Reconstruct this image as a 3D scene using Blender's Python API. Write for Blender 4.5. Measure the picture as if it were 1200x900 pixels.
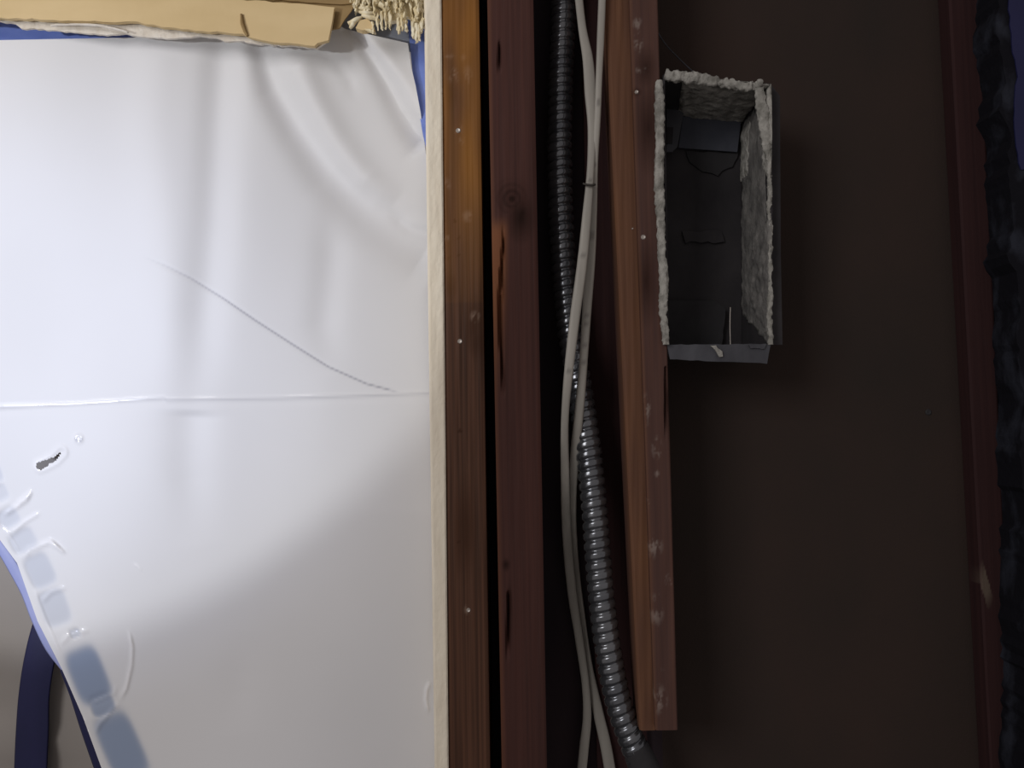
import bpy, math, random
import numpy as np
from mathutils import Vector, Matrix, noise
C = bpy.context.scene
for o in list(bpy.data.objects): bpy.data.objects.remove(o)
random.seed(7)
# ------------------------------------------------ camera
F, D, ZC = 900.0, 0.65, 1.4
cd = bpy.data.cameras.new('camera'); cam = bpy.data.objects.new('camera', cd); C.collection.objects.link(cam)
cd.sensor_width = 36; cd.lens = F / 1200 * 36; cd.clip_start = 0.02
CAMROT = Matrix.Rotation(math.radians(93), 4, 'X') @ Matrix.Rotation(math.radians(-1), 4, 'Z')
CAMLOC = Vector((0, -D, ZC))
cam.matrix_world = Matrix.Translation(CAMLOC) @ CAMROT
C.camera = cam
R3 = CAMROT.to_3x3(); RI = R3.transposed()
def at(px, py, Y=0.0):
    d = R3 @ Vector(((px - 600) / F, -(py - 450) / F, -1))
    return CAMLOC + d * ((Y + D) / d.y)
def pix(p):
    q = RI @ (Vector(p) - CAMLOC)
    return 600 - q.x / q.z * F, 450 + q.y / q.z * F
# ------------------------------------------------ world, lights, exposure
w = bpy.data.worlds.new('world'); C.world = w; w.use_nodes = True
w.node_tree.nodes['Background'].inputs[0].default_value = (0.55, 0.5, 0.48, 1)
w.node_tree.nodes['Background'].inputs[1].default_value = 0.44
C.view_settings.view_transform = 'Standard'; C.view_settings.look = 'None'
C.view_settings.exposure = 0; C.view_settings.gamma = 1; C.view_settings.use_curve_mapping = False
def aim(o, loc, target):
    o.location = loc
    o.rotation_euler = (Vector(target) - Vector(loc)).to_track_quat('-Z', 'Y').to_euler()
def spot(name, loc, target, energy, angle, blend, col, size):
    l = bpy.data.lights.new(name, 'SPOT'); l.energy = energy; l.spot_size = math.radians(angle)
    l.spot_blend = blend; l.color = col; l.shadow_soft_size = size
    o = bpy.data.objects.new(name, l); C.collection.objects.link(o); aim(o, loc, target)
LP = Vector((-1.0, -0.95, 1.42))
spot('flashlight_flood', LP, at(-110, 200, .058), 16.4, 47.6, 0.08, (0.97, 0.975, 0.965), 0.02)
spot('flashlight_hotspot', LP, at(0, 430, .05), 21, 33, 1.0, (0.56, 0.68, 1.0), 0.02)
def area(name, loc, target, energy, sx, sy, col):
    l = bpy.data.lights.new(name, 'AREA'); l.shape = 'RECTANGLE'; l.size = sx; l.size_y = sy; l.energy = energy; l.color = col
    o = bpy.data.objects.new(name, l); C.collection.objects.link(o); aim(o, loc, target)
area('room_lamp', (-1.05, -1.45, 1.95), (-0.1, 0, 1.5), 9.6, 0.7, 0.7, (1.0, 0.965, 0.945))

# ------------------------------------------------ helpers
def tag(o, label=None, cat=None, group=None, kind=None):
    if label: o['label'] = label
    if cat: o['category'] = cat
    if group: o['group'] = group
    if kind: o['kind'] = kind
    return o
def empty(name, loc):
    o = bpy.data.objects.new(name, None); C.collection.objects.link(o); o.location = loc; o.empty_display_size = .05
    return o
WL = {}
def mk(name, verts, faces, mat, parent=None, origin=None, smooth=False, cols=None):
    """one mesh object; verts are world positions"""
    if parent is not None: org = WL[parent.name]
    else: org = Vector(origin) if origin is not None else Vector(verts[0])
    me = bpy.data.meshes.new(name)
    me.from_pydata([tuple(Vector(v) - org) for v in verts], [], faces)
    me.materials.append(mat)
    if cols is not None:
        a = me.color_attributes.new('mask', 'FLOAT_COLOR', 'POINT')
        a.data.foreach_set('color', np.array(cols, dtype=np.float32).ravel())
    if smooth: me.polygons.foreach_set('use_smooth', [True] * len(me.polygons))
    me.update()
    o = bpy.data.objects.new(name, me); C.collection.objects.link(o)
    if parent is not None: o.parent = parent
    else: o.location = org
    WL[o.name] = org
    return o
def mkempty(name, loc):
    o = empty(name, loc); WL[o.name] = Vector(loc); return o
def mat(name, col, rough=0.7, col2=None, scale=(20, 20, 20), detail=6, bump=0.0, bscale=80, metal=0.0, spec=0.4,
        knot=None, smudge=None, wear_tint=None, lo=0.3, hi=0.7, coat=0.0, trans=0.0):
    m = bpy.data.materials.new(name); m.use_nodes = True; nt = m.node_tree; N = nt.nodes; L = nt.links
    b = N['Principled BSDF']; b.inputs['Roughness'].default_value = rough; b.inputs['Metallic'].default_value = metal
    b.inputs['Specular IOR Level'].default_value = spec; b.inputs['Coat Weight'].default_value = coat
    tc = N.new('ShaderNodeTexCoord'); mp = N.new('ShaderNodeMapping'); mp.inputs['Scale'].default_value = scale
    L.new(tc.outputs['Object'], mp.inputs[0])
    nz = N.new('ShaderNodeTexNoise'); nz.inputs['Scale'].default_value = 1; nz.inputs['Detail'].default_value = detail
    L.new(mp.outputs[0], nz.inputs['Vector'])
    rp = N.new('ShaderNodeValToRGB'); rp.color_ramp.elements[0].position = lo; rp.color_ramp.elements[1].position = hi
    rp.color_ramp.elements[0].color = (*(col2 or col), 1); rp.color_ramp.elements[1].color = (*col, 1)
    L.new(nz.outputs['Fac'], rp.inputs[0])
    out = rp.outputs[0]
    if knot or smudge or wear_tint:
        at_ = N.new('ShaderNodeVertexColor'); at_.layer_name = 'mask'
        sp = N.new('ShaderNodeSeparateColor'); L.new(at_.outputs[0], sp.inputs[0])
        for i, c in enumerate((knot, smudge, wear_tint)):
            if not c: continue
            mx = N.new('ShaderNodeMix'); mx.data_type = 'RGBA'
            L.new(sp.outputs[i], mx.inputs[0]); L.new(out, mx.inputs[6]); mx.inputs[7].default_value = (*c, 1)
            out = mx.outputs[2]
    L.new(out, b.inputs['Base Color'])
    if bump:
        n2 = N.new('ShaderNodeTexNoise'); n2.inputs['Scale'].default_value = bscale; n2.inputs['Detail'].default_value = 6
        L.new(tc.outputs['Object'], n2.inputs['Vector'])
        bp = N.new('ShaderNodeBump'); bp.inputs['Strength'].default_value = bump; bp.inputs['Distance'].default_value = .002
        ad = N.new('ShaderNodeMath'); L.new(n2.outputs['Fac'], ad.inputs[0]); L.new(nz.outputs['Fac'], ad.inputs[1])
        L.new(ad.outputs[0], bp.inputs['Height']); L.new(bp.outputs[0], b.inputs['Normal'])
    return m
M = {
 'orange_wood': mat('orange_wood', (.106, .049, .030), .55, (.058, .028, .018), (330, 200, 5), 3, .15, 60, spec=.15, knot=(.05, .02, .010), smudge=(.36, .26, .20), wear_tint=(.27, .115, .024), lo=.36, hi=.62),
 'red_wood': mat('red_wood', (.080, .034, .028), .7, (.054, .025, .022), (260, 200, 4), 4, .2, 60, spec=.12, knot=(.018, .007, .005), smudge=(.24, .18, .15), wear_tint=(.19, .075, .035)),
 'brown_wood': mat('brown_wood', (.118, .060, .047), .7, (.078, .043, .038), (240, 200, 4), 4, .2, 60, spec=.12, knot=(.03, .013, .010), smudge=(.34, .28, .25), wear_tint=(.21, .10, .05)),
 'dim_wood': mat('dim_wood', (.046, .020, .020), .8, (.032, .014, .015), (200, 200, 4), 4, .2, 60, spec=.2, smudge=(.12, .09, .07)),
 'pale_wood': mat('pale_wood', (.90, .83, .70), .8, (.80, .72, .59), (160, 160, 22), 5, .15, 240, spec=.15),
 'splinters': mat('splinters', (.92, .85, .66), .85, (.72, .60, .36), (150, 150, 60), 3, .3, 200, spec=.1),
 'tan_paper': mat('tan_paper', (.76, .59, .34), .8, (.66, .50, .27), (9, 9, 25), 4, .25, 60, spec=.15),
 'brown_paper': mat('brown_paper', (.37, .26, .13), .85, (.26, .17, .075), (9, 9, 30), 4, .3, 60, spec=.1),
 'gypsum': mat('gypsum', (.86, .82, .76), .9, (.70, .64, .56), (90, 90, 90), 4, .5, 300, spec=.1),
 'blue_tape': mat('blue_tape', (.26, .36, .86), .45, (.18, .27, .76), (30, 30, 60), 3, .1, 200),
 'grey_plastic': mat('grey_plastic', (.40, .43, .50), .5, (.34, .37, .45), (30, 30, 30), 3),
 'navy_tape': mat('navy_tape', (.020, .021, .082), .5, (.015, .017, .066), (30, 30, 12), 3, .1, 150, spec=.3),
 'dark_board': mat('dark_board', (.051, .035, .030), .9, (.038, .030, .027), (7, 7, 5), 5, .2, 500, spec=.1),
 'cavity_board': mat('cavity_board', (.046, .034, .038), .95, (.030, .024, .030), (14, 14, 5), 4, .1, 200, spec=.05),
 'plaster': mat('plaster', (.44, .43, .40), .9, (.23, .225, .205), (110, 110, 90), 5, 1.0, 260, spec=.1, lo=.36, hi=.6),
 'thin_plaster': mat('thin_plaster', (.23, .222, .212), .9, (.12, .117, .115), (60, 60, 45), 5, .7, 260, spec=.1, lo=.35, hi=.65),
 'old_steel': mat('old_steel', (.11, .113, .13), .6, (.06, .061, .072), (40, 40, 18), 5, .3, 120, metal=.3, spec=.3),
 'dark_steel': mat('dark_steel', (.060, .056, .060), .7, (.034, .032, .036), (25, 25, 18), 5, .2, 120, metal=.2, spec=.2),
 'blue_steel': mat('blue_steel', (.10, .108, .135), .6, (.07, .076, .10), (30, 30, 30), 4, .2, 120, metal=.2, spec=.3),
 'dim_steel': mat('dim_steel', (.050, .049, .053), .75, (.034, .033, .036), (30, 30, 25), 5, .3, 120, spec=.2),
 'conduit_steel': mat('conduit_steel', (.24, .25, .27), .21, (.14, .15, .17), (60, 60, 60), 4, .0, metal=.8, spec=.5),
 'cable_jacket': mat('cable_jacket', (.43, .41, .37), .5, (.33, .315, .285), (120, 120, 9), 3, .1, 200, spec=.4, smudge=(.13, .12, .115)),
 'dark_tie': mat('dark_tie', (.05, .045, .04), .6),
 'nail_steel': mat('nail_steel', (.55, .50, .46), .35, metal=.7),
 'sheet_behind': mat('sheet_behind', (.36, .33, .31), .7, (.32, .295, .275), (9, 9, 9), 3, .1, 30),
 'concrete': mat('concrete', (.16, .15, .14), .9, (.11, .10, .1), (6, 6, 6), 5, .2, 50),
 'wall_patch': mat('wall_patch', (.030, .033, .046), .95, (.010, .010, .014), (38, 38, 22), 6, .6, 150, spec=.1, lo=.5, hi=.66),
 'hem': mat('hem', (.35, .39, .68), .45, (.30, .34, .62), (20, 20, 20), 3, .1, 100),
}
# ---- clear-white polythene sheet: mask paints glints and shade into creases, broader shading comes from real folds
def sheet_mat():
    m = mat('polythene', (.80, .805, .835), .5, (.77, .775, .80), (6, 6, 6), 3, .04, 25, spec=.25,
            knot=(.30, .30, .36), smudge=(.95, .95, .98), wear_tint=(.30, .37, .52))  # knot slot holds painted crease shade, smudge slot painted glints
    nt = m.node_tree; N = nt.nodes; L = nt.links; b = N['Principled BSDF']
    vc = [n for n in N if n.type == 'VERTEX_COLOR'][0]; sp = [n for n in N if n.type == 'SEPARATE_COLOR'][0]
    mr = N.new('ShaderNodeMapRange'); mr.inputs['To Min'].default_value = .5; mr.inputs['To Max'].default_value = .2; L.new(sp.outputs[1], b.inputs['Coat Weight']); b.inputs['Coat Roughness'].default_value = .1; b.inputs['Coat IOR'].default_value = 1.8
    L.new(sp.outputs[1], mr.inputs[0]); L.new(mr.outputs[0], b.inputs['Roughness'])
    gt = N.new('ShaderNodeMath'); gt.operation = 'GREATER_THAN'; gt.inputs[1].default_value = .5     # the torn hole
    L.new(vc.outputs['Alpha'], gt.inputs[0]); L.new(gt.outputs[0], b.inputs['Alpha'])
    return m
M['polythene'] = sheet_mat()

def sm(a, b, x):
    t = min(1, max(0, (x - a) / (b - a))); return t * t * (3 - 2 * t)
def ell(px, py, cx, cy, rx, ry):
    return max(0.0, 1 - math.sqrt(((px - cx) / rx) ** 2 + ((py - cy) / ry) ** 2))

def slab(name, l0, l1, r0, r1, Y0, Y1, z0, z1, m, disp=None, mask=None, parent=None, nx=24, ny=420, zlo=1.07, zhi=1.83, lend=None, rend=None):
    """upright board whose front-left edge runs through pixels l0 (py 0) and l1 (py 900), front-right through r0, r1 at depth Y0"""
    A0, A1, B0, B1 = at(l0, 0, Y0), at(l1, 900, Y0), at(r0, 0, Y0), at(r1, 900, Y0)
    def onl(P, Q, z): t = (z - Q.z) / (P.z - Q.z); return Q + (P - Q) * t
    zs = []
    a, b = max(z0, zlo), min(z1, zhi)
    if z0 < a: zs += list(np.linspace(z0, a, 6))[:-1]
    zs += list(np.linspace(a, b, ny))
    if z1 > b: zs += list(np.linspace(b, z1, 6))[1:]
    V, Fc, K = [], [], []
    nz = len(zs); W = nx + 3
    for z in zs:
        L, R = onl(A0, A1, z), onl(B0, B1, z)
        row = []
        for i in range(nx + 1):
            u = i / nx; p = L.lerp(R, u); q = pix(p)
            d = disp(q[0], q[1], u) if disp else 0
            V.append(Vector((p.x, Y0 + d, z))); K.append((*(mask(q[0], q[1], u) if mask else (0, 0, 0)), 1))
        bl = Vector((L.x, Y1, z)); br = Vector((R.x, Y1, z))
        if lend: bl.x += lend
        if rend: br.x += rend
        V.append(br); K.append((0, 0, 0, 1)); V.append(bl); K.append((0, 0, 0, 1))
    for j in range(nz - 1):
        for i in range(W):
            a = j * W + i; b = j * W + (i + 1) % W
            Fc.append((a, b, b + W, a + W))
    Fc.append(tuple(range(W - 1, -1, -1))); Fc.append(tuple((nz - 1) * W + i for i in range(W)))
    o = mk(name, V, Fc, m, parent, origin=onl(A0, A1, z0).lerp(onl(B0, B1, z0), .5), cols=K)
    return o
def poly(name, pts, Y0, Y1, m, parent=None, jag=0, step=6, seed=0, dep=None, cols=None, origin=None):
    """extruded outline; pts are pixels at Y0; back is the same outline straight behind"""
    rnd = random.Random(seed); P = []
    n = len(pts)
    for i in range(n):
        a, b = Vector(pts[i]), Vector(pts[(i + 1) % n])
        k = max(1, int((b - a).length / step)) if jag else 1
        for s in range(k):
            p = a.lerp(b, s / k)
            if jag: p = p + Vector((rnd.uniform(-jag, jag), rnd.uniform(-jag, jag)))
            P.append(p)
    V = [at(p.x, p.y, Y0) for p in P]
    Bk = [Vector((v.x, Y1, v.z)) for v in V]; k = len(P)
    Fc = [tuple(range(k)), tuple(range(2 * k - 1, k - 1, -1))]
    Fc += [(i, k + i, k + (i + 1) % k, (i + 1) % k) for i in range(k)]
    return mk(name, V + Bk, Fc, m, parent, origin=origin)
def catmull(P, n):
    P = [tuple(p) for p in P]; Q = [P[0]] + P + [P[-1]]; out = []
    for i in range(len(P) - 1):
        for s in range(n):
            t = s / n; r = []
            for a, b, c, d in zip(Q[i], Q[i + 1], Q[i + 2], Q[i + 3]):
                r.append(.5 * (2 * b + (c - a) * t + (2 * a - 5 * b + 4 * c - d) * t * t + (3 * b - a - 3 * c + d) * t ** 3))
            out.append(tuple(r))
    out.append(P[-1]); return out
def ribbon(name, pts, m, parent=None, n=12, ring=12, nz=0.0, nf=60, mask=None, smooth=True, power=2.0):
    """closed band along pixel path; pts = (px, py, Y, width_px, thickness_m)"""
    S = catmull(pts, n); V, Fc, K = [], [], []
    for j, (x, y, Y, wd, th) in enumerate(S):
        x2, y2 = S[min(j + 1, len(S) - 1)][:2]; x1, y1 = S[max(j - 1, 0)][:2]
        t = Vector((x2 - x1, y2 - y1)).normalized(); nn = Vector((t.y, -t.x))
        c = at(x, y, Y); e = (at(x + nn.x, y + nn.y, Y) - c).normalized(); hw = wd * (D + Y) / F / 2
        for k in range(ring):
            a = 2 * math.pi * k / ring; ca, sa = math.cos(a), math.sin(a)
            ca = math.copysign(abs(ca) ** (2 / power), ca); sa = math.copysign(abs(sa) ** (2 / power), sa)
            p = c + e * (ca * hw) + Vector((0, -sa * th / 2, 0))
            if nz:
                q = p * nf; f = noise.fractal(q, 1, 2, 3)
                p = p + e * (f * nz * (1 if abs(ca) > .3 else .2)) + Vector((0, -noise.noise(q * 1.7 + Vector((9, 3, 1))) * nz, 0))
            V.append(p); K.append((0, mask(x, y, ca) if mask else 0, 0, 1))
    ns = len(S)
    for j in range(ns - 1):
        for k in range(ring):
            a = j * ring + k; b = j * ring + (k + 1) % ring
            Fc.append((a, b, b + ring, a + ring))
    Fc.append(tuple(range(ring - 1, -1, -1))); Fc.append(tuple((ns - 1) * ring + k for k in range(ring)))
    return mk(name, V, Fc, m, parent, origin=V[0], smooth=smooth, cols=K)
def nail(px, py, Y, r, parent, name='nail_head'):
    c = at(px, py, Y); V = []; n = 12; mt = M['dim_steel' if name == 'screw_head' else 'nail_steel']
    for rr, dy in ((r, .0012), (r, -.0002), (r * .7, -.0009), (r * .2, -.0006)):
        for k in range(n): V.append(c + Vector((rr * math.cos(6.2832 * k / n), dy, rr * math.sin(6.2832 * k / n))))
    Fc = [(j * n + k, j * n + (k + 1) % n, (j + 1) * n + (k + 1) % n, (j + 1) * n + k) for j in range(3) for k in range(n)]
    Fc.append(tuple(3 * n + k for k in range(n))); Fc.append(tuple(range(n)))
    return mk(name, V, Fc, mt, parent, smooth=False)

# ------------------------------------------------ setting: floor, back board, right wall
fl = mk('floor', [(-1.6, -1.4, 0), (1.2, -1.4, 0), (1.2, .5, 0), (-1.6, .5, 0), (-1.6, -1.4, -.05), (1.2, -1.4, -.05), (1.2, .5, -.05), (-1.6, .5, -.05)],
        [(0, 1, 2, 3), (7, 6, 5, 4), (0, 4, 5, 1), (1, 5, 6, 2), (2, 6, 7, 3), (3, 7, 4, 0)], M['concrete'])
tag(fl, kind='structure')
YB = 0.089
def back_board(name, x0, x1, m, z0=0, z1=2.4, th=.012, Y=YB):
    V = [];
    for y in (Y, Y + th):
        V += [Vector((x0, y, z0)), Vector((x1, y, z0)), Vector((x1, y, z1)), Vector((x0, y, z1))]
    return mk(name, V, [(0, 1, 2, 3), (7, 6, 5, 4), (0, 4, 5, 1), (1, 5, 6, 2), (2, 6, 7, 3), (3, 7, 4, 0)], m)
XS = at(765, 450, YB).x
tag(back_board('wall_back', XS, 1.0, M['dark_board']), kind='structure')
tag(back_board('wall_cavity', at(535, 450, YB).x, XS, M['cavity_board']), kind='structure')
# dark plastered wall beyond the last stud, broken edge
edge = [(1169, -200), (1171, 0), (1167, 40), (1179, 90), (1172, 130), (1185, 150), (1181, 200), (1189, 260), (1181, 300), (1195, 330), (1193, 400), (1199, 470), (1195, 540), (1203, 600), (1199, 700), (1205, 800), (1201, 900), (1209, 1100), (1600, 1100), (1600, -200)]
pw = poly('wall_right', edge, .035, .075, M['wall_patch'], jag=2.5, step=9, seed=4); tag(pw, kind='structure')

# ------------------------------------------------ studs
def d_orange(px, py, u):
    e = .0012 * (sm(.08, 0, u) + sm(.92, 1, u))
    d = e + .0003 * noise.noise((px * .25, py * .01, 1))
    return d
def m_orange(px, py, u):
    k = 0
    for cx, cy, rx, ry in ((556, 380, 13, 40), (559, 400, 12, 26), (526, 110, 12, 22), (528, 335, 9, 20), (553, 60, 8, 20), (545, 620, 16, 70)):
        k = max(k, min(1, 1.3 * ell(px, py, cx, cy, rx, ry)))
    for cx, cy in ((533, 259), (538, 279), (538, 299), (526, 302), (539, 505), (538, 635)): k = max(k, 1.2 * (ell(px, py, cx, cy, 2.1, 2.3) > 0))
    n = noise.noise((px * .12, py * .05, 2.2)) + .5 * noise.noise((px * .5, py * .3, 5))
    s = 0
    for cx, cy, rx, ry in ((527, 66, 8, 3), (531, 88, 11, 11), (537, 152, 6, 9), (541, 164, 5, 7), (521, 218, 8, 12), (549, 253, 9, 9), (557, 371, 7, 9), (524, 280, 6, 5), (543, 67, 4, 5), (549, 714, 6, 7), (548, 88, 7, 14)):
        s = max(s, min(1, 1.6 * ell(px, py, cx, cy, rx, ry)) * sm(-.15, .35, n))
    wv = .85 * sm(420, 180, py) * (.45 + .8 * noise.noise((px * .05, py * .012, 7)) + .25)  # varnish orange, painted stronger upwards to follow the flashlight's falloff
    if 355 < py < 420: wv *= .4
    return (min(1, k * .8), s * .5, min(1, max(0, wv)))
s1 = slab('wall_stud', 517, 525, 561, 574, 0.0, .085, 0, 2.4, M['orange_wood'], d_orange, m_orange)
tag(s1, 'orange brown varnished timber stud against the pale cut edge', 'stud')
nail(539, 400, 0, .0021, s1); nail(537, 153, 0, .0022, s1); nail(549, 715, 0, .0018, s1)

def d_red(px, py, u):
    d = .0012 * (sm(.08, 0, u) + sm(.93, 1, u)) + .0003 * noise.noise((px * .2, py * .01, 11))
    if 255 < py < 470:                                   # long split with a raised splinter to its left
        c = 588 + 2 * math.sin(py * .03); wd = .8 + 1.6 * sm(470, 320, py) * sm(300, 330, py)
        d += .006 * sm(wd + 1.2, wd * .5, abs(px - c)) * sm(468, 440, py) * sm(258, 300, py)
        if px < c: d -= .0012 * sm(440, 330, py) * sm(255, 280, py) * (u > .1)
    if 690 < py < 780:
        c = 596 - (py - 700) * .01
        d += .006 * sm(2.6, .6, abs(px - c)) * sm(780, 740, py) * sm(690, 700, py)
    if 45 < py < 90: d += .004 * sm(2, .5, abs(px - 585)) * sm(90, 70, py) * sm(45, 55, py)
    return d
def m_red(px, py, u):
    k = 0
    r = math.sqrt(((px - 600) / 26) ** 2 + ((py - 233) / 27) ** 2)
    if r < 1: k = (1 - r) * (.75 + .35 * math.sin(r * 22))
    for cx, cy, rx, ry in ((610, 255, 20, 34), (585, 64, 3, 22), (593, 662, 6, 9), (597, 720, 4, 45), (612, 250, 14, 20)):
        k = max(k, min(1, 1.1 * ell(px, py, cx, cy, rx, ry)))
    wv = .9 * sm(480, 300, py) * sm(250, 275, py) * sm(14, 4, abs(px - 584 + (py - 300) * .02)) + .35 * sm(.12, 0, u)
    return (max(0, min(1, k)), 0, min(1, wv))
s2 = slab('wall_stud', 571, 588, 625, 641, .006, .087, 0, 2.4, M['red_wood'], d_red, m_red)
tag(s2, 'reddish brown timber stud with a knot and a long split', 'stud')

# third stud: block that stops short of the bottom, seen from its left side too
def m_br(px, py, u):
    n = noise.noise((px * .16, py * .06, 4)) + .5 * noise.noise((px * .45, py * .3, 5))
    s = 0
    for cx, cy, rx, ry in ((747, 28, 7, 9), (748, 50, 7, 16), (751, 82, 8, 5), (757, 480, 7, 22), (770, 525, 8, 16), (757, 592, 9, 8), (770, 555, 4, 5), (768, 715, 12, 22), (776, 790, 6, 8), (765, 640, 14, 16), (772, 820, 12, 20), (785, 680, 8, 9)):
        s = max(s, min(1, 1.4 * ell(px, py, cx, cy, rx, ry)) * sm(-.12, .35, n))
    k = 0
    for cx, cy, rx, ry in ((746, 108, 9, 7), (757, 80, 14, 30), (760, 150, 20, 60), (757, 330, 16, 60), (783, 470, 6, 50), (744, 108, 4, 4)):
        k = max(k, min(1, .9 * ell(px, py, cx, cy, rx, ry)))
    return (k, s * .55, .25 * sm(.15, 0, u))
def d_br(px, py, u):
    d = .0015 * (sm(.07, 0, u) + sm(.95, 1, u)) + .0006 * noise.noise((px * .1, py * .01, 21))
    if 430 < py < 520: d += .004 * sm(2, .4, abs(px - 780)) * sm(520, 480, py)
    return d
zb = at(770, 856, 0).z
s3 = slab('wall_stud', 738, 770, 771, 796, 0.0, YB - .001, zb, 2.4, M['brown_wood'], d_br, m_br, nx=30, lend=.006)
tag(s3, 'brown stud beside the metal box, sawn off above the bottom of the photo', 'stud')
nail(754, 278, 0, .0022, s3); nail(746, 108, 0, .0018, s3); nail(741, 268, 0.0, .0008, s3)
# thinner lath nailed along that stud's left side
s3b = slab('side_lath', 709, 752, 738.5, 770.5, .012, .045, at(762, 856, .012).z, 2.4, M['brown_wood'], lambda px, py, u: .002 * sm(.1, 0, u) + .0012 * sm(.93, 1, u) + .0005 * noise.noise((px * .2, py * .01, 3)), lambda px, py, u: (0, 0, .55 + .3 * noise.noise((px * .1, py * .01, 8))), nx=14)
tag(s3b, 'narrow lighter brown lath along the left side of the sawn off stud', 'lath')
# recessed stud behind the cables
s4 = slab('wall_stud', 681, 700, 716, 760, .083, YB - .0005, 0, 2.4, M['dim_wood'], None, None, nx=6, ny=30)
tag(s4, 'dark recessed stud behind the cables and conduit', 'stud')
def m_far(px, py, u):
    s = ell(px, py, 1156, 683, 10, 34) if abs((px - 1146) - (py - 655) * .28) < 5 else 0
    return (0, min(1, 1.6 * s), 0)
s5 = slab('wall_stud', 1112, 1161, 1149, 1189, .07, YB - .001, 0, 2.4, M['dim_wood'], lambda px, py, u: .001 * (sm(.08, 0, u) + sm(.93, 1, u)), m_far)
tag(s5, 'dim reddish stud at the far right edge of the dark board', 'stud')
M['nail_steel'].node_tree.nodes['Principled BSDF'].inputs['Roughness'].default_value = .5
nb = nail(1088, 483, YB - .0005, .003, bpy.data.objects['wall_back'], 'screw_head')

# ------------------------------------------------ pale cut edge between sheet and stud
def d_pale(px, py, u):
    return .0004 * noise.fractal((px * .12, py * .05, 1), 1, 2, 4) + .002 * sm(.12, 0, u) + .001 * sm(.9, 1, u)
ps = slab('edge_strip', 496.5, 509, 517, 525.5, -.002, .029, 0, 2.4, M['pale_wood'], d_pale, None, nx=12)
tag(ps, 'pale cream cut board edge between plastic sheet and orange stud', 'board edge')

# ------------------------------------------------ polythene sheet
YS = .034
def seg_d(px, py, pts):
    """signed distance arrays to a polyline and the running parameter 0..1 of the nearest point"""
    best = np.full(px.shape, 1e9); sg = np.zeros(px.shape); tt = np.zeros(px.shape)
    L = [0]
    for a, b in zip(pts, pts[1:]): L.append(L[-1] + math.hypot(b[0] - a[0], b[1] - a[1]))
    for i, (a, b) in enumerate(zip(pts, pts[1:])):
        dx, dy = b[0] - a[0], b[1] - a[1]; l2 = dx * dx + dy * dy
        t = np.clip(((px - a[0]) * dx + (py - a[1]) * dy) / l2, 0, 1)
        ex, ey = px - a[0] - t * dx, py - a[1] - t * dy; d = np.hypot(ex, ey)
        s = np.sign(dx * ey - dy * ex); k = d < best
        best = np.where(k, d, best); sg = np.where(k, s, sg); tt = np.where(k, (L[i] + t * math.sqrt(l2)) / L[-1], tt)
    return best, sg, tt
def fade(t, a=.15, b=.15): return np.clip(t / a, 0, 1) * np.clip((1 - t) / b, 0, 1)
EDGE = [(-300, 450), (-150, 520), (-60, 580), (-10, 622), (0, 633), (20, 660), (44, 728), (72, 783), (97, 840), (119, 900), (142, 960), (180, 1060)]
def gs(d, s): return np.exp(-(d / s) ** 2)
PATCH = [  # tape glued behind: contact patches, (cx, cy, half w, half h, tilt deg, strength)
 (0, 578, 9, 10, -25, .22), (10, 607, 12, 11, -30, .3), (27, 634, 15, 13, -28, .3), (47, 669, 15, 20, -25, .38), (64, 712, 16, 22, -20, .36),
 (104, 792, 20, 34, -22, 1.0), (143, 876, 22, 42, -24, 1.0), (178, 960, 22, 46, -24, 1.0), (88, 742, 6, 5, -20, .35), (120, 826, 14, 13, -20, .9), (-8, 555, 10, 12, -20, .3)]
def billow(px, py):
    return 5 * np.sin(px * .0105 + .4) * np.cos(py * .0042) + 2.4 * np.sin(px * .021 + py * .006 + 1) + 1.6 * np.sin(py * .017 - px * .012)
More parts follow.
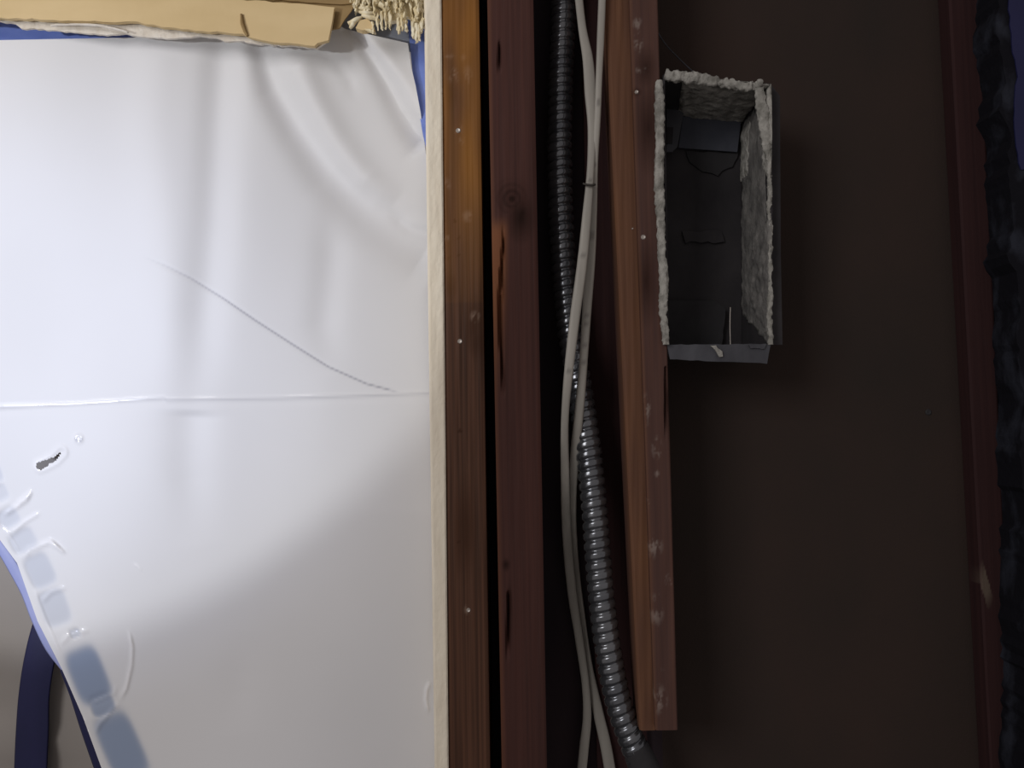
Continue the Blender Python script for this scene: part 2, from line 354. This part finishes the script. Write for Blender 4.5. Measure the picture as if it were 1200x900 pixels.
def build_sheet():
    nx, ny = 330, 430
    v = np.linspace(0, 1, ny); yv = 10 + v * 1040
    us = np.concatenate([np.linspace(0, 1, nx)])
    xl = np.interp(yv, [p[1] for p in EDGE], [p[0] for p in EDGE]); xl[yv < 450] = -300
    xr = np.interp(yv, [10, 45, 70, 110, 150, 172, 200, 1050], [478, 482, 487, 493, 497, 499, 510, 518])
    U = us[None, :]
    # denser columns inside the frame
    U = np.where(xl[:, None] < -20, 0, 0) + U
    split = np.clip((-10 - xl[:, None]) / (xr - xl)[:, None], 0, 1)
    Uw = np.where(U < .12, U / .12 * split, split + (U - .12) / .88 * (1 - split))
    px = xl[:, None] + (xr - xl)[:, None] * Uw
    py = np.repeat(yv[:, None], nx, 1)
    yt = np.interp(px, [-300, 0, 150, 230, 300, 390, 405, 440, 480, 530], [50, 47, 44, 40, 28, 26, 34, 42, 51, 62])
    py = py + (yt - 10) * np.clip(1 - (py - 10) / 200, 0, 1)
    h = np.zeros(px.shape)
    # gentle billow
    h += billow(px, py) + 10 * np.clip(1 - (py - 30) / 160, 0, 1) ** 2
    h -= .085 * np.log1p(np.exp((px - 380) / 9)) * 9 * np.clip((py - 130) / 120, 0, 1) * np.clip((600 - py) / 160, 0, 1)
    top = np.clip(1 - py / 520, 0, 1)
    d, s, t = seg_d(px, py, [(264, 20), (256, 140), (250, 260), (236, 420), (218, 520)])
    h -= (6.5 * top + 1.4) * gs(d, 23) * fade(t, .05, .3)
    d, s, t = seg_d(px, py, [(185, 20), (180, 140), (190, 260), (195, 420), (190, 500)])
    h += 3.0 * gs(d, 30) * fade(t, .1, .3)
    d, s, t = seg_d(px, py, [(300, 35), (322, 105), (350, 155), (385, 205), (430, 250), (480, 285), (516, 308)])
    h -= (10 - 3 * t) * gs(d, 15 + 15 * t) * fade(t, .04, .06)
    d, s, t = seg_d(px, py, [(345, 60), (368, 115), (395, 165), (425, 205), (465, 235)])
    h += 5.0 * gs(d, 17) * fade(t, .08, .2)
    d, s, t = seg_d(px, py, [(403, 28), (423, 50), (440, 74), (455, 98), (471, 128), (487, 152), (503, 170)])
    h -= (5.0 + 4.5 * t) * gs(d, 5.5 + 13 * t) * fade(t, .03, .05)
    h += 2.6 * gs(d - 9 - 12 * t, 7 + 12 * t) * (s < 0) * fade(t, .05, .1)
    d, s, t = seg_d(px, py, [(372, 60), (395, 75), (410, 95), (418, 120)])
    h -= 1.2 * gs(d, 8) * fade(t, .2, .3)
    d, s, t = seg_d(px, py, [(455, 250), (480, 268), (506, 276)])
    h -= 1.8 * gs(d, 7) * fade(t, .3, .02)
    d, s, t = seg_d(px, py, [(385, 230), (388, 300), (380, 380), (390, 440)])
    h -= 3 * gs(d, 20) * fade(t, .3, .3)
    d, s, t = seg_d(px, py, [(225, 480), (222, 540), (230, 640)])
    h -= 2.6 * gs(d, 26) * fade(t, .05, .5)
    d, s, t = seg_d(px, py, [(285, 740), (280, 800), (285, 860)])
    h -= 1.4 * gs(d, 22) * fade(t, .4, .4)
    K = np.zeros(px.shape + (3,))
    # horizontal fold crease, its shade and the highlight above painted in
    d, s, t = seg_d(px, py, [(-60, 483), (0, 478), (90, 474), (192, 467), (196, 469), (330, 467), (450, 463), (510, 461)])
    h += .22 * gs(d, 2.6) - .4 * gs(d - 4, 3.5) * (s > 0) ; K[..., 0] = np.maximum(K[..., 0], .28 * gs(d, 1.3)); K[..., 1] = np.maximum(K[..., 1], .25 * gs(d - 3, 1.6) * (s < 0))
    # fine diagonal groove, its shade painted as a dark line
    d, s, t = seg_d(px, py, [(165, 300), (195, 312), (225, 327), (262, 350), (300, 376), (345, 405), (385, 430), (430, 450), (468, 460)])
    h -= .5 * gs(d, 2.0) * fade(t, .1, .05); K[..., 0] = np.maximum(K[..., 0], .75 * gs(d, 1.1) * fade(t, .35, .04))
    d, s, t = seg_d(px, py, [(280, 478), (340, 500), (410, 535)])
    h += .2 * gs(d, 3) * fade(t, .3, .3)
    # stress creases near the torn-off edge, whitened to paint in their glints
    for pts, a, wd, wh in (
        ([(3, 604), (16, 596), (30, 586), (36, 578)], 2.2, 4, 1.0), ([(20, 590), (34, 580), (38, 574)], 1.5, 3, .8),
        ([(10, 628), (28, 612), (48, 600)], 1.4, 3, .5), ([(27, 655), (34, 644), (60, 634), (72, 646)], 2.0, 3.5, .6), ([(58, 636), (66, 640), (76, 648)], 2.2, 3.5, 1.0),
        ([(48, 706), (60, 694), (78, 688)], 1.5, 3.5, .35), ([(70, 757), (80, 745), (105, 738)], 1.4, 3.5, .35),
        ([(151, 737), (155, 758), (154, 780), (148, 806), (140, 822)], 2.6, 3, 1.0), ([(140, 822), (128, 836), (116, 850), (112, 860)], 1.8, 3.5, .75),
        ([(106, 825), (122, 818), (134, 812), (136, 802)], 1.3, 2.6, .7), ([(92, 833), (96, 842), (103, 846)], 1.0, 2.6, .8), ([(62, 770), (66, 800), (100, 850), (112, 870)], .9, 2.6, .45),
        ([(157, 661), (161, 663), (166, 668)], .8, 1.6, .8), ([(505, 798), (500, 808), (499, 820), (502, 836)], 2.0, 3.5, .8), ([(0, 612), (8, 622), (24, 648)], .8, 2.4, .5),
        ([(40, 690), (52, 722), (72, 770)], .9, 3, .4)):
        d, s, t = seg_d(px, py, pts)
        h += .7 * a * gs(d, wd * .6) * fade(t, .15, .15); K[..., 1] = np.maximum(K[..., 1], wh * gs(d, wd * .65) * fade(t, .2, .2))
    for cx, cy, hw, hh, tl, st in PATCH:
        a = math.radians(tl); c, s_ = math.cos(a), math.sin(a)
        lx = (px - cx) * c - (py - cy) * -s_; ly = -(px - cx) * s_ * -1 + (py - cy) * c
        lx = (px - cx) * c + (py - cy) * s_; ly = -(px - cx) * s_ + (py - cy) * c
        r = (np.abs(lx / hw) ** 4 + np.abs(ly / hh) ** 4) ** .25
        k = 1 / (1 + np.exp((r - 1) * 14));
        h -= 1.0 * k; K[..., 2] = np.maximum(K[..., 2], k * min(1, st))
    # second puncture ring
    d = np.hypot(px - 92, py - 514)
    h += .8 * gs(d - 4, 1.8); K[..., 0] = np.maximum(K[..., 0], .8 * gs(d - 3.4, 1.0) * (np.sin(np.arctan2(py - 514, px - 92) * 3) > -.3)); K[..., 1] = np.maximum(K[..., 1], .9 * gs(d, 2))
    # tear
    d, s, t = seg_d(px, py, [(47, 546), (54, 543), (64, 538), (72, 530)])
    rad = 4.3 * np.clip(1 - t, 0, 1) ** .75 + .5 + .9 * np.sin(px * 1.1 + py * .9)
    K[..., 1] = np.maximum(K[..., 1], .5 * gs(d - 6, 1.6) * (1 - t)); h += .8 * gs(d - 6, 2.2)
    sd = np.minimum(d - rad * (d < 20), 8); sd = np.maximum(sd, 2.4 - np.hypot(px - 59, py - 545))
    A = np.clip(.5 + sd * .25, 0, 1)
    V = []; W = nx
    for j in range(ny):
        for i in range(nx):
            V.append(at(px[j, i], py[j, i], YS - h[j, i] * .001))
    Fc = []
    for j in range(ny - 1):
        for i in range(nx - 1):
            a = j * W + i; Fc.append((a, a + W, a + W + 1, a + 1))
    cols = np.concatenate([K.reshape(-1, 3), A.reshape(-1, 1)], 1)
    o = mk('plastic_sheet', V, Fc, M['polythene'], origin=at(250, 60, YS), smooth=True, cols=cols)
    return tag(o, 'large white polythene sheet with folds and a small tear', 'plastic sheet')
sheet = build_sheet()

# hem along the pulled-away edge (lavender above, navy where the tape has rolled over)
def edge_y(pts, off=.0012): return [(x, y, YS - float(billow(x + 8, y)) * .001 + off, w_, .0014) for x, y, w_ in pts]
hem = ribbon('folded_hem', edge_y([(-66, 578, 12), (-16, 623, 12), (1, 642, 12), (17, 667, 14), (32, 694, 15), (44, 726, 14), (59, 758, 13), (76, 785, 7)]), M['hem'], sheet, ring=8)
tag(hem, 'lavender folded hem')
nt_ = ribbon('tape_edge', edge_y([(72, 785, 4), (86, 814, 9), (99, 848, 13), (111, 880, 15), (127, 922, 16), (160, 1000, 16)]), M['navy_tape'], sheet, ring=8)
tag(nt_, 'rolled navy tape edge')
# ------------------------------------------------ blue tapes round the sheet and the sheet further back
t1 = poly('masking_tape', [(-260, 22), (0, 24), (40, 28), (80, 34), (150, 41), (165, 46), (150, 66), (0, 70), (-260, 72)], .044, .046, M['blue_tape'])
tag(t1, 'blue masking tape strip between drywall and top left of sheet', 'tape')
t2 = poly('masking_tape', [(476, 10), (505, 10), (510, 80), (514, 180), (506, 200), (496, 160), (484, 90)], .0395, .041, M['blue_tape'], origin=at(495, 100, .0395))
tag(t2, 'bright blue masking tape down the top right corner of the sheet', 'tape')
t3 = poly('plastic_scrap', [(400, 0), (484, 0), (488, 50), (482, 60), (395, 60)], .050, .0515, M['grey_plastic'])
tag(t3, 'grey blue plastic strip under the splintered board corner', 'plastic strip')
YK = .16
def sheet_back():
    V, Fc = [], []; nx, ny = 60, 60
    for j in range(ny):
        for i in range(nx):
            px = -420 + 900 * i / (nx - 1); py = -150 + 1250 * j / (ny - 1)
            h = 3 * math.sin(px * .02 + py * .004) + 2 * math.sin(py * .03 + px * .01) + 6 * math.exp(-((py - 868 - (px - 20) * .1) / 9) ** 2)
            V.append(at(px, py, YK - h * .001))
    for j in range(ny - 1):
        for i in range(nx - 1):
            a = j * nx + i; Fc.append((a, a + nx, a + nx + 1, a + 1))
    o = mk('plastic_sheet', V, Fc, M['sheet_behind'], origin=at(250, -100, YK), smooth=True)
    return tag(o, 'dim beige sheet hanging behind, seen at bottom left', 'plastic sheet')
sheet_back()
nv = ribbon('masking_tape', [(92, 640, .148, 30, .0012), (72, 690, .148, 33, .0012), (56, 735, .148, 36, .0012), (46, 775, .148, 36, .0012), (40, 815, .148, 36, .0012), (38, 855, .148, 38, .0012), (36, 900, .148, 38, .0012), (34, 980, .148, 38, .0012)], M['navy_tape'], ring=8, power=6)
tag(nv, 'navy blue tape band on the dim sheet at bottom left', 'tape')
t4 = poly('masking_tape', [(1184, -120), (1240, -120), (1240, 190), (1196, 200), (1188, 150), (1192, 90), (1183, 30)], .0335, .0348, M['navy_tape'], jag=1.5, step=10, seed=9)
tag(t4, 'navy blue tape on the dark wall at the top right corner', 'tape')

# ------------------------------------------------ torn drywall over the opening
dw = mkempty('torn_drywall', at(150, -60, .01)); tag(dw, 'torn tan drywall hanging over the top of the plastic sheet', 'drywall')
flap = [(-300, -260), (-300, 16), (-100, 18), (0, 21), (30, 22), (80, 24), (120, 25), (160, 26), (190, 31), (230, 36), (262, 38), (285, 40), (300, 46), (330, 50), (368, 54), (372, 51), (384, 47), (386, 36), (390, 24), (392, 12), (393, 8), (330, 3), (300, 1), (262, -2), (240, -30), (240, -260)]
poly('paper_face', flap, .002, .006, M['tan_paper'], dw, jag=.9, step=8, seed=1)
fold = ribbon('paper_fold', [(282, 17, .001, 3, .003), (285, 30, .001, 5, .004), (290, 42, .001, 3, .003)], M['brown_paper'], dw, ring=8, nz=.0008); tag(fold, 'dark torn nick')
poly('paper_layer', [(230, -260), (560, -260), (560, -40), (424, -14), (418, 2), (412, 14), (404, 24), (398, 33), (380, 36), (320, 20), (250, 14), (230, 0)], .0085, .0098, M['brown_paper'], dw, jag=1.0, step=8, seed=2)
poly('paper_layer', [(225, -260), (430, -260), (432, 3), (400, 5), (350, 2), (300, -1), (240, -6)], .0065, .0080, M['brown_paper'], dw, jag=1.0, step=10, seed=3)
gy = [(-300, -250), (-300, 20), (0, 25), (16, 27), (24, 33), (60, 35), (100, 39), (135, 41), (147, 39), (160, 43), (200, 45), (212, 44), (240, 42), (258, 45), (262, 49), (280, 48), (310, 52), (345, 54), (371, 57), (380, 50), (384, 40), (380, -250)]
poly('gypsum_core', gy, .0100, .0125, M['gypsum'], dw, jag=.9, step=5, seed=5)
ribbon('white_curl', [(60, 30, .0055, 2, .002), (100, 29, .004, 3, .003), (130, 33, .004, 3, .003), (150, 38, .0045, 2, .002)], M['gypsum'], dw, ring=8, nz=.0006)
fb = mkempty('splintered_board', at(450, -30, .01)); tag(fb, 'cream splintered fibreboard corner above the blue tape', 'fibreboard')
poly('board_core', [(424, -260), (497, -260), (497, 30), (486, 26), (478, 18), (470, 22), (455, 24), (445, 14), (432, 12), (424, 2), (414, 16), (420, -10)], .004, .010, M['splinters'], fb, jag=1.5, step=5, seed=6)
poly('torn_patch', [(417, 32), (422, 24), (430, 22), (437, 27), (440, 36), (432, 34), (424, 35)], -.001, .006, M['tan_paper'], fb, jag=.6, step=4, seed=8)
def tuft(name, px, py, ln, wd, Y, lean, parent, m):
    pts = [(px, py, Y + .003, wd, .005), (px + lean * .4, py + ln * .5, Y, wd * .9, .004), (px + lean * .8, py + ln * .85, Y, wd * .6, .003), (px + lean, py + ln, Y, wd * .12, .0008)]
    return ribbon(name, pts, m, parent, n=3, ring=5, nz=.0016, nf=330, smooth=False)
rnd = random.Random(11)
for i in range(110):
    px = rnd.uniform(412, 495); base = 4 + 18 * sm(430, 495, px)
    py = rnd.uniform(-14, base); ln = rnd.uniform(6, 17) * (1.25 if px > 470 else 1)
    lim = 38 if px < 460 else (43 if px < 478 else 51)
    ln = min(ln, lim - py)
    tuft('splinter', px, py, ln, rnd.uniform(2, 5.5), rnd.uniform(-.005, .004), rnd.uniform(-3, 3.5), fb, M['splinters'])
for x, y, l, ww in ((467, 22, 19, 6), (471, 20, 17, 5), (476, 24, 14, 4), (484, 26, 20, 6), (488, 28, 23, 6), (491, 30, 19, 5), (447, 14, 22, 4), (452, 16, 19, 4), (457, 14, 21, 4), (442, 12, 24, 4), (437, 26, 14, 3)):
    tuft('splinter', x, y, l, ww, -.003, .5, fb, M['splinters'])
for x0, y0, x1, y1, ww in ((408, 28, 424, 20, 6), (410, 33, 418, 24, 5), (418, 10, 436, 8, 5), (420, 14, 440, 16, 5), (424, 18, 445, 24, 5), (428, 34, 440, 39, 3), (440, 2, 452, 10, 6), (420, 5, 434, 12, 4)):
    ribbon('torn_lip', [(x0, y0, 0, ww * .6, .003), ((x0 + x1) / 2, (y0 + y1) / 2, -.002, ww, .004), (x1, y1, 0, ww * .6, .003)], M['splinters'], fb, ring=8, nz=.001, nf=120)

# ------------------------------------------------ flexible metal conduit
def conduit(name, pts, rpx, pitch, label):
    S = catmull([(p[0], p[1], p[2]) for p in pts], 40); P = [at(*s) for s in S]
    L = [0]
    for a, b in zip(P, P[1:]): L.append(L[-1] + (b - a).length)
    step = pitch / 10; n = int(L[-1] / step); ring = 28; V = []; Fc = []; j = 0
    for k in range(n + 1):
        s = k * step
        while j < len(L) - 2 and L[j + 1] < s: j += 1
        f = (s - L[j]) / (L[j + 1] - L[j]); c = P[j].lerp(P[j + 1], f)
        a_, b_ = max(0, j - 6), min(len(P) - 1, j + 7)
        t = (P[b_] - P[a_]).normalized(); e = t.cross(Vector((0, 1, 0))).normalized(); g = t.cross(e)
        r0 = rpx * (D + c.y) / F
        for q in range(ring):
            a = 2 * math.pi * q / ring; ph = (s / pitch - q / ring) % 1
            r = r0 * (1 - .17 * (sm(.30, .0, ph) + sm(.70, 1.0, ph)))
            V.append(c + (e * math.cos(a) + g * math.sin(a)) * r)
    for k in range(n):
        for q in range(ring):
            a = k * ring + q; b = k * ring + (q + 1) % ring; Fc.append((a, b, b + ring, a + ring))
    Fc.append(tuple(range(ring - 1, -1, -1))); Fc.append(tuple(n * ring + k for k in range(ring)))
    o = mk(name, V, Fc, M['conduit_steel'], origin=P[0], smooth=True)
    return tag(o, label, 'conduit')
cdt = conduit('flexible_conduit', [(664, -120, .062), (661, 0, .064), (657, 100, .064), (656, 200, .064), (660, 300, .062), (668, 390, .056), (680, 460, .050), (690, 530, .043), (697, 600, .036), (703, 680, .031), (711, 750, .030), (724, 820, .030), (742, 872, .031), (752, 895, .033)], 15.5, .0088,
        'spiral steel flexible conduit running down the cavity behind the cables')
cc = ribbon('end_collar', [(744, 874, .03, 30, .022), (752, 893, .032, 34, .024), (762, 916, .034, 34, .024), (775, 960, .036, 34, .024)], M['dim_steel'], cdt, ring=16)
# ------------------------------------------------ cables
def dash(x, y, c):      # faint printed legend and scuffs along the jacket
    return .55 * (noise.noise((x * .2, y * .12, 3)) > .38) * (abs(c) < .45) * (60 < y < 470)
c1 = ribbon('flat_cable', [(670, -120, .03, 10, .0045), (676, -30, .03, 10, .0045), (682, 30, .025, 10, .0045), (689, 70, .02, 13, .0045), (692, 110, .018, 14, .0045), (694, 150, .016, 11, .0045), (692, 200, .013, 9, .0045), (688, 250, .012, 11, .0045), (682, 310, .012, 12, .0045), (674, 370, .012, 12, .0045), (667, 430, .013, 11, .0045), (662, 490, .022, 9, .0045), (662, 550, .038, 10, .0045), (664, 620, .060, 11, .0045), (670, 690, .070, 11, .0045), (679, 750, .072, 10, .0045), (686, 800, .072, 9, .0045), (688, 840, .072, 10, .0045), (684, 880, .072, 11, .0045), (676, 960, .072, 11, .0045)],
            M['cable_jacket'], n=12, ring=14, mask=dash, power=2.6)
tag(c1, 'off-white flat cable, left of the pair, broad side out at the top', 'cable')
c2 = ribbon('flat_cable', [(707, -120, .006, 9, .005), (706, -20, .006, 9, .005), (704, 40, .007, 9, .005), (702, 90, .010, 8, .005), (700, 140, .014, 8, .005), (697, 190, .016, 8, .005), (695, 240, .019, 10, .005), (692, 300, .022, 12, .005), (688, 360, .024, 11, .005), (684, 420, .026, 10, .005), (679, 480, .031, 11, .005), (673, 540, .045, 11, .005), (671, 600, .062, 9, .005), (674, 660, .076, 9, .005), (681, 720, .080, 9, .005), (690, 780, .079, 9, .005), (701, 835, .078, 12, .005), (711, 880, .077, 13, .005), (724, 960, .076, 13, .005)],
            M['cable_jacket'], n=12, ring=14, mask=dash, power=2.6)
tag(c2, 'off-white flat cable, right of the pair, edge on at the top', 'cable')
tie = ribbon('cable_tie', [(683, 215, .008, 2.5, .002), (688, 216.5, .0075, 3, .002), (694, 217, .0078, 3, .002), (698, 216, .010, 2.5, .002)], M['dark_tie'], ring=8)
tag(tie, 'thin dark tie wrapped round the two cables', 'cable tie')
wr = ribbon('loose_wire', [(769, 35, .006, 1.6, .001), (780, 52, .02, 1.6, .001), (795, 68, .04, 1.6, .001), (812, 84, .05, 1.6, .001)], M['old_steel'], ring=6)
tag(wr, 'faint thin wire from the stud to the metal box', 'wire')

# ------------------------------------------------ metal box with plaster crust
bx = mkempty('metal_box', at(840, 405, .045)); tag(bx, 'open metal box with grey plaster crust on its rim', 'metal box')
YF, YR = .002, YB - .001
def quad3(name, pts, th, m, dirv):
    """plate through four (px,py,Y) corners with thickness along dirv"""
    V = [at(*p) for p in pts]; dv = Vector(dirv).normalized() * th
    V += [v + dv for v in V]
    return mk(name, V, [(0, 1, 2, 3), (7, 6, 5, 4), (0, 4, 5, 1), (1, 5, 6, 2), (2, 6, 7, 3), (3, 7, 4, 0)], m, bx)
P0 = at(779, 88, YF); P1 = at(903, 100, YF); P2 = at(903, 404, YF); P3 = at(784, 404, YF)
def deep(p, Y): return Vector((p.x, Y, p.z))
def wallpl(name, a, b, m, off, Y0=YF, Y1=YR, th=.0015):
    o = Vector(off).normalized() * th
    V = [deep(a, Y0), deep(b, Y0), deep(b, Y1), deep(a, Y1)]; V += [v + o for v in V]
    return mk(name, V, [(0, 1, 2, 3), (7, 6, 5, 4), (0, 4, 5, 1), (1, 5, 6, 2), (2, 6, 7, 3), (3, 7, 4, 0)], m, bx)
wallpl('box_side', P1, P2, M['dark_steel'], (1, 0, 0)); wallpl('box_side', P0, P3, M['dark_steel'], (-1, 0, 0))
wallpl('box_top', P0, P1, M['dark_steel'], (0, 0, 1)); wallpl('box_bottom', P3, P2, M['blue_steel'], (0, 0, -1))
V = [deep(p, YR - .0015) for p in (P3, P2, P1, P0)] + [deep(p, YR) for p in (P3, P2, P1, P0)]
mk('box_back', V, [(0, 1, 2, 3), (7, 6, 5, 4), (0, 4, 5, 1), (1, 5, 6, 2), (2, 6, 7, 3), (3, 7, 4, 0)], M['dark_steel'], bx)
# crusts: rough patches lining the inner faces, built as displaced sheets between outline points
def crust(name, outline, m, inward, th=.003, nu=26, nv=60, amp=.0016, f=130):
    """outline: four (px,py,Y) corners a,b,c,d"""
    a, b, c, d = [at(*p) for p in outline]; iv = Vector(inward).normalized(); V = []; Fc = []
    for j in range(nv + 1):
        for i in range(nu + 1):
            v = j / nv; u = i / nu
            p = a.lerp(b, u).lerp(d.lerp(c, u), v)
            ed = min(u, 1 - u, v, 1 - v)
            rag = noise.noise(p * 90) * .0022 * sm(.12, 0, ed)
            hgt = th * (.25 + .75 * sm(0, .08, ed)) + amp * noise.fractal(p * f, 1, 2, 4)
            V.append(p + iv * hgt + (b - a).normalized() * rag + (d - a).normalized() * rag)
    W = nu + 1; n = W * (nv + 1)
    for j in range(nv):
        for i in range(nu): q = j * W + i; Fc.append((q, q + 1, q + 1 + W, q + W))
    V += [a - iv * .0004, b - iv * .0004, c - iv * .0004, d - iv * .0004]
    Fc.append((n, n + 3, n + 2, n + 1))
    top = list(range(W)); Fc.append(tuple([n + 1] + [i for i in reversed(top)] + [n]))
    bot = [nv * W + i for i in range(W)]; Fc.append(tuple([n + 3] + bot + [n + 2]))
    lf = [j * W for j in range(nv + 1)]; Fc.append(tuple([n] + lf + [n + 3]))
    rt = [j * W + nu for j in range(nv + 1)]; Fc.append(tuple([n + 2] + rt[::-1] + [n + 1]))
    return mk(name, V, Fc, m, bx, smooth=True)
def Rx(py, Y):   # pixel on right inner wall at front-row py and depth Y
    z = at(903, py, YF).z; p = P1.lerp(P2, (py - 100) / 304); q = pix(Vector((p.x - .0002, Y, p.z))); return (q[0], q[1], Y)
# right reveal: thin crust over the wall, thick pale band at the upper front
crust('plaster_reveal', [Rx(104, .02), Rx(104, .084), Rx(352, .084), Rx(404, .004)], M['thin_plaster'], (-1, 0, 0), .0012)
crust('plaster_lump', [Rx(100, .0), Rx(104, .022), Rx(200, .012), Rx(212, .0)], M['plaster'], (-1, 0, 0), .003)
crust('plaster_lump', [Rx(255, .0), Rx(262, .045), Rx(345, .06), Rx(402, .002)], M['thin_plaster'], (-1, 0, 0), .002)
def Tp(px, Y): 
    u = (px - 779) / 124; p = P0.lerp(P1, u); q = pix(Vector((p.x, Y, p.z - .0002))); return (q[0], q[1], Y)
crust('plaster_soffit', [Tp(800, .0), Tp(902, .0), Tp(902, .086), Tp(818, .086)], M['plaster'], (0, 0, -1), .0015, nu=50, nv=40)
poly('soffit_stain', [(842, 109), (882, 112), (880, 121), (840, 119)], .045, .049, M['dark_steel'], bx, jag=1.2, step=5, seed=2)
crust('plaster_return', [Rx(112, .055), Rx(112, .085), Rx(178, .086), Rx(182, .062)], M['plaster'], (-1, 0, 0), .002, nv=20)
# rims
ribbon('plaster_rim', [(772, 95, YF - .004, 9, .006), (773, 130, YF - .004, 11, .007), (773, 170, YF - .004, 10, .007), (772, 210, YF - .004, 11, .007), (774, 250, YF - .004, 10, .006), (775, 290, YF - .004, 9, .006), (778, 330, YF - .004, 11, .007), (777, 360, YF - .004, 9, .006), (779, 385, YF - .004, 8, .006), (780, 404, YF - .004, 8, .005)], M['plaster'], bx, n=14, ring=14, nz=.0013, nf=260, power=3)
ribbon('plaster_rim', [(779, 87, YF, 10, .006), (790, 90, YF, 12, .008), (805, 91, YF, 12, .008), (820, 92, YF, 12, .007), (832, 95, YF, 12, .006), (845, 97, YF, 9, .005), (860, 99, YF, 11, .007), (875, 102, YF, 10, .007), (884, 101, YF, 9, .006), (890, 99, YF, 8, .006)], M['plaster'], bx, n=12, ring=14, nz=.0022, nf=240, power=3)
ribbon('plaster_rim', [(889, 104, YF, 11, .006), (893, 125, YF, 13, .007), (896, 150, YF, 13, .006), (899, 175, YF, 9, .005), (901, 200, YF, 4, .004), (902, 225, YF, 6, .004), (901, 245, YF, 4, .003), (903, 270, YF, 3, .003), (902, 300, YF, 5, .004), (903, 330, YF, 4, .004), (902, 360, YF, 6, .004), (902, 385, YF, 6, .004), (903, 404, YF, 6, .004)], M['plaster'], bx, n=12, ring=12, nz=.0016, nf=260, power=3)
ribbon('plaster_lump', [(888, 98, YF - .003, 9, .007), (891, 97.5, YF - .003, 9, .007), (893, 98, YF - .003, 7, .006)], M['plaster'], bx, n=6, ring=12, nz=.001)
# flanges outside
poly('side_flange', [(904, 100), (914, 112), (915, 300), (917, 404), (905, 404)], .012, .0135, M['dark_steel'], bx)
poly('bottom_lip', [(782, 404), (903, 403), (899, 426), (785, 421)], YF - .001, YF + .001, M['old_steel'], bx, jag=.5, step=8, seed=3)
poly('torn_tab', [(833, 405), (839, 405), (846, 412), (847, 418), (843, 418), (838, 410)], YF - .003, YF - .0012, M['plaster'], bx, jag=.5, step=3, seed=3)
poly('torn_tab', [(878, 404), (898, 403), (896, 409), (880, 408)], YF - .003, YF - .0012, M['old_steel'], bx, jag=.5, step=3, seed=5)
# inside
poly('blue_plate', [(801, 132), (869, 137), (864, 178), (795, 173)], .080, .082, M['blue_steel'], bx)
poly('inner_strap', [(781, 103), (801, 106), (812, 120), (801, 132), (794, 172), (788, 178), (781, 178)], .070, .0715, M['old_steel'], bx)
poly('knockout', [(781, 149), (789, 149), (788, 168), (781, 168)], .0685, .0695, M['dark_steel'], bx)
poly('cover_plate', [(784, 352), (838, 352), (850, 362), (846, 404), (784, 404)], .078, .080, M['dim_steel'], bx, jag=.8, step=8)
poly('stain_patch', [(805, 178), (866, 178), (858, 195), (840, 205), (822, 200), (808, 190)], .084, .0855, M['dim_steel'], bx, jag=1.5, step=6, seed=4)
poly('stain_patch', [(800, 272), (846, 270), (848, 284), (802, 284)], .083, .0845, M['dark_steel'], bx, jag=1.5, step=6, seed=4)
ribbon('inner_wire', [(856, 360, .05, 1.2, .0008), (855.5, 380, .05, 1.2, .0008), (856, 405, .05, 1.2, .0008)], M['nail_steel'], bx, ring=6)
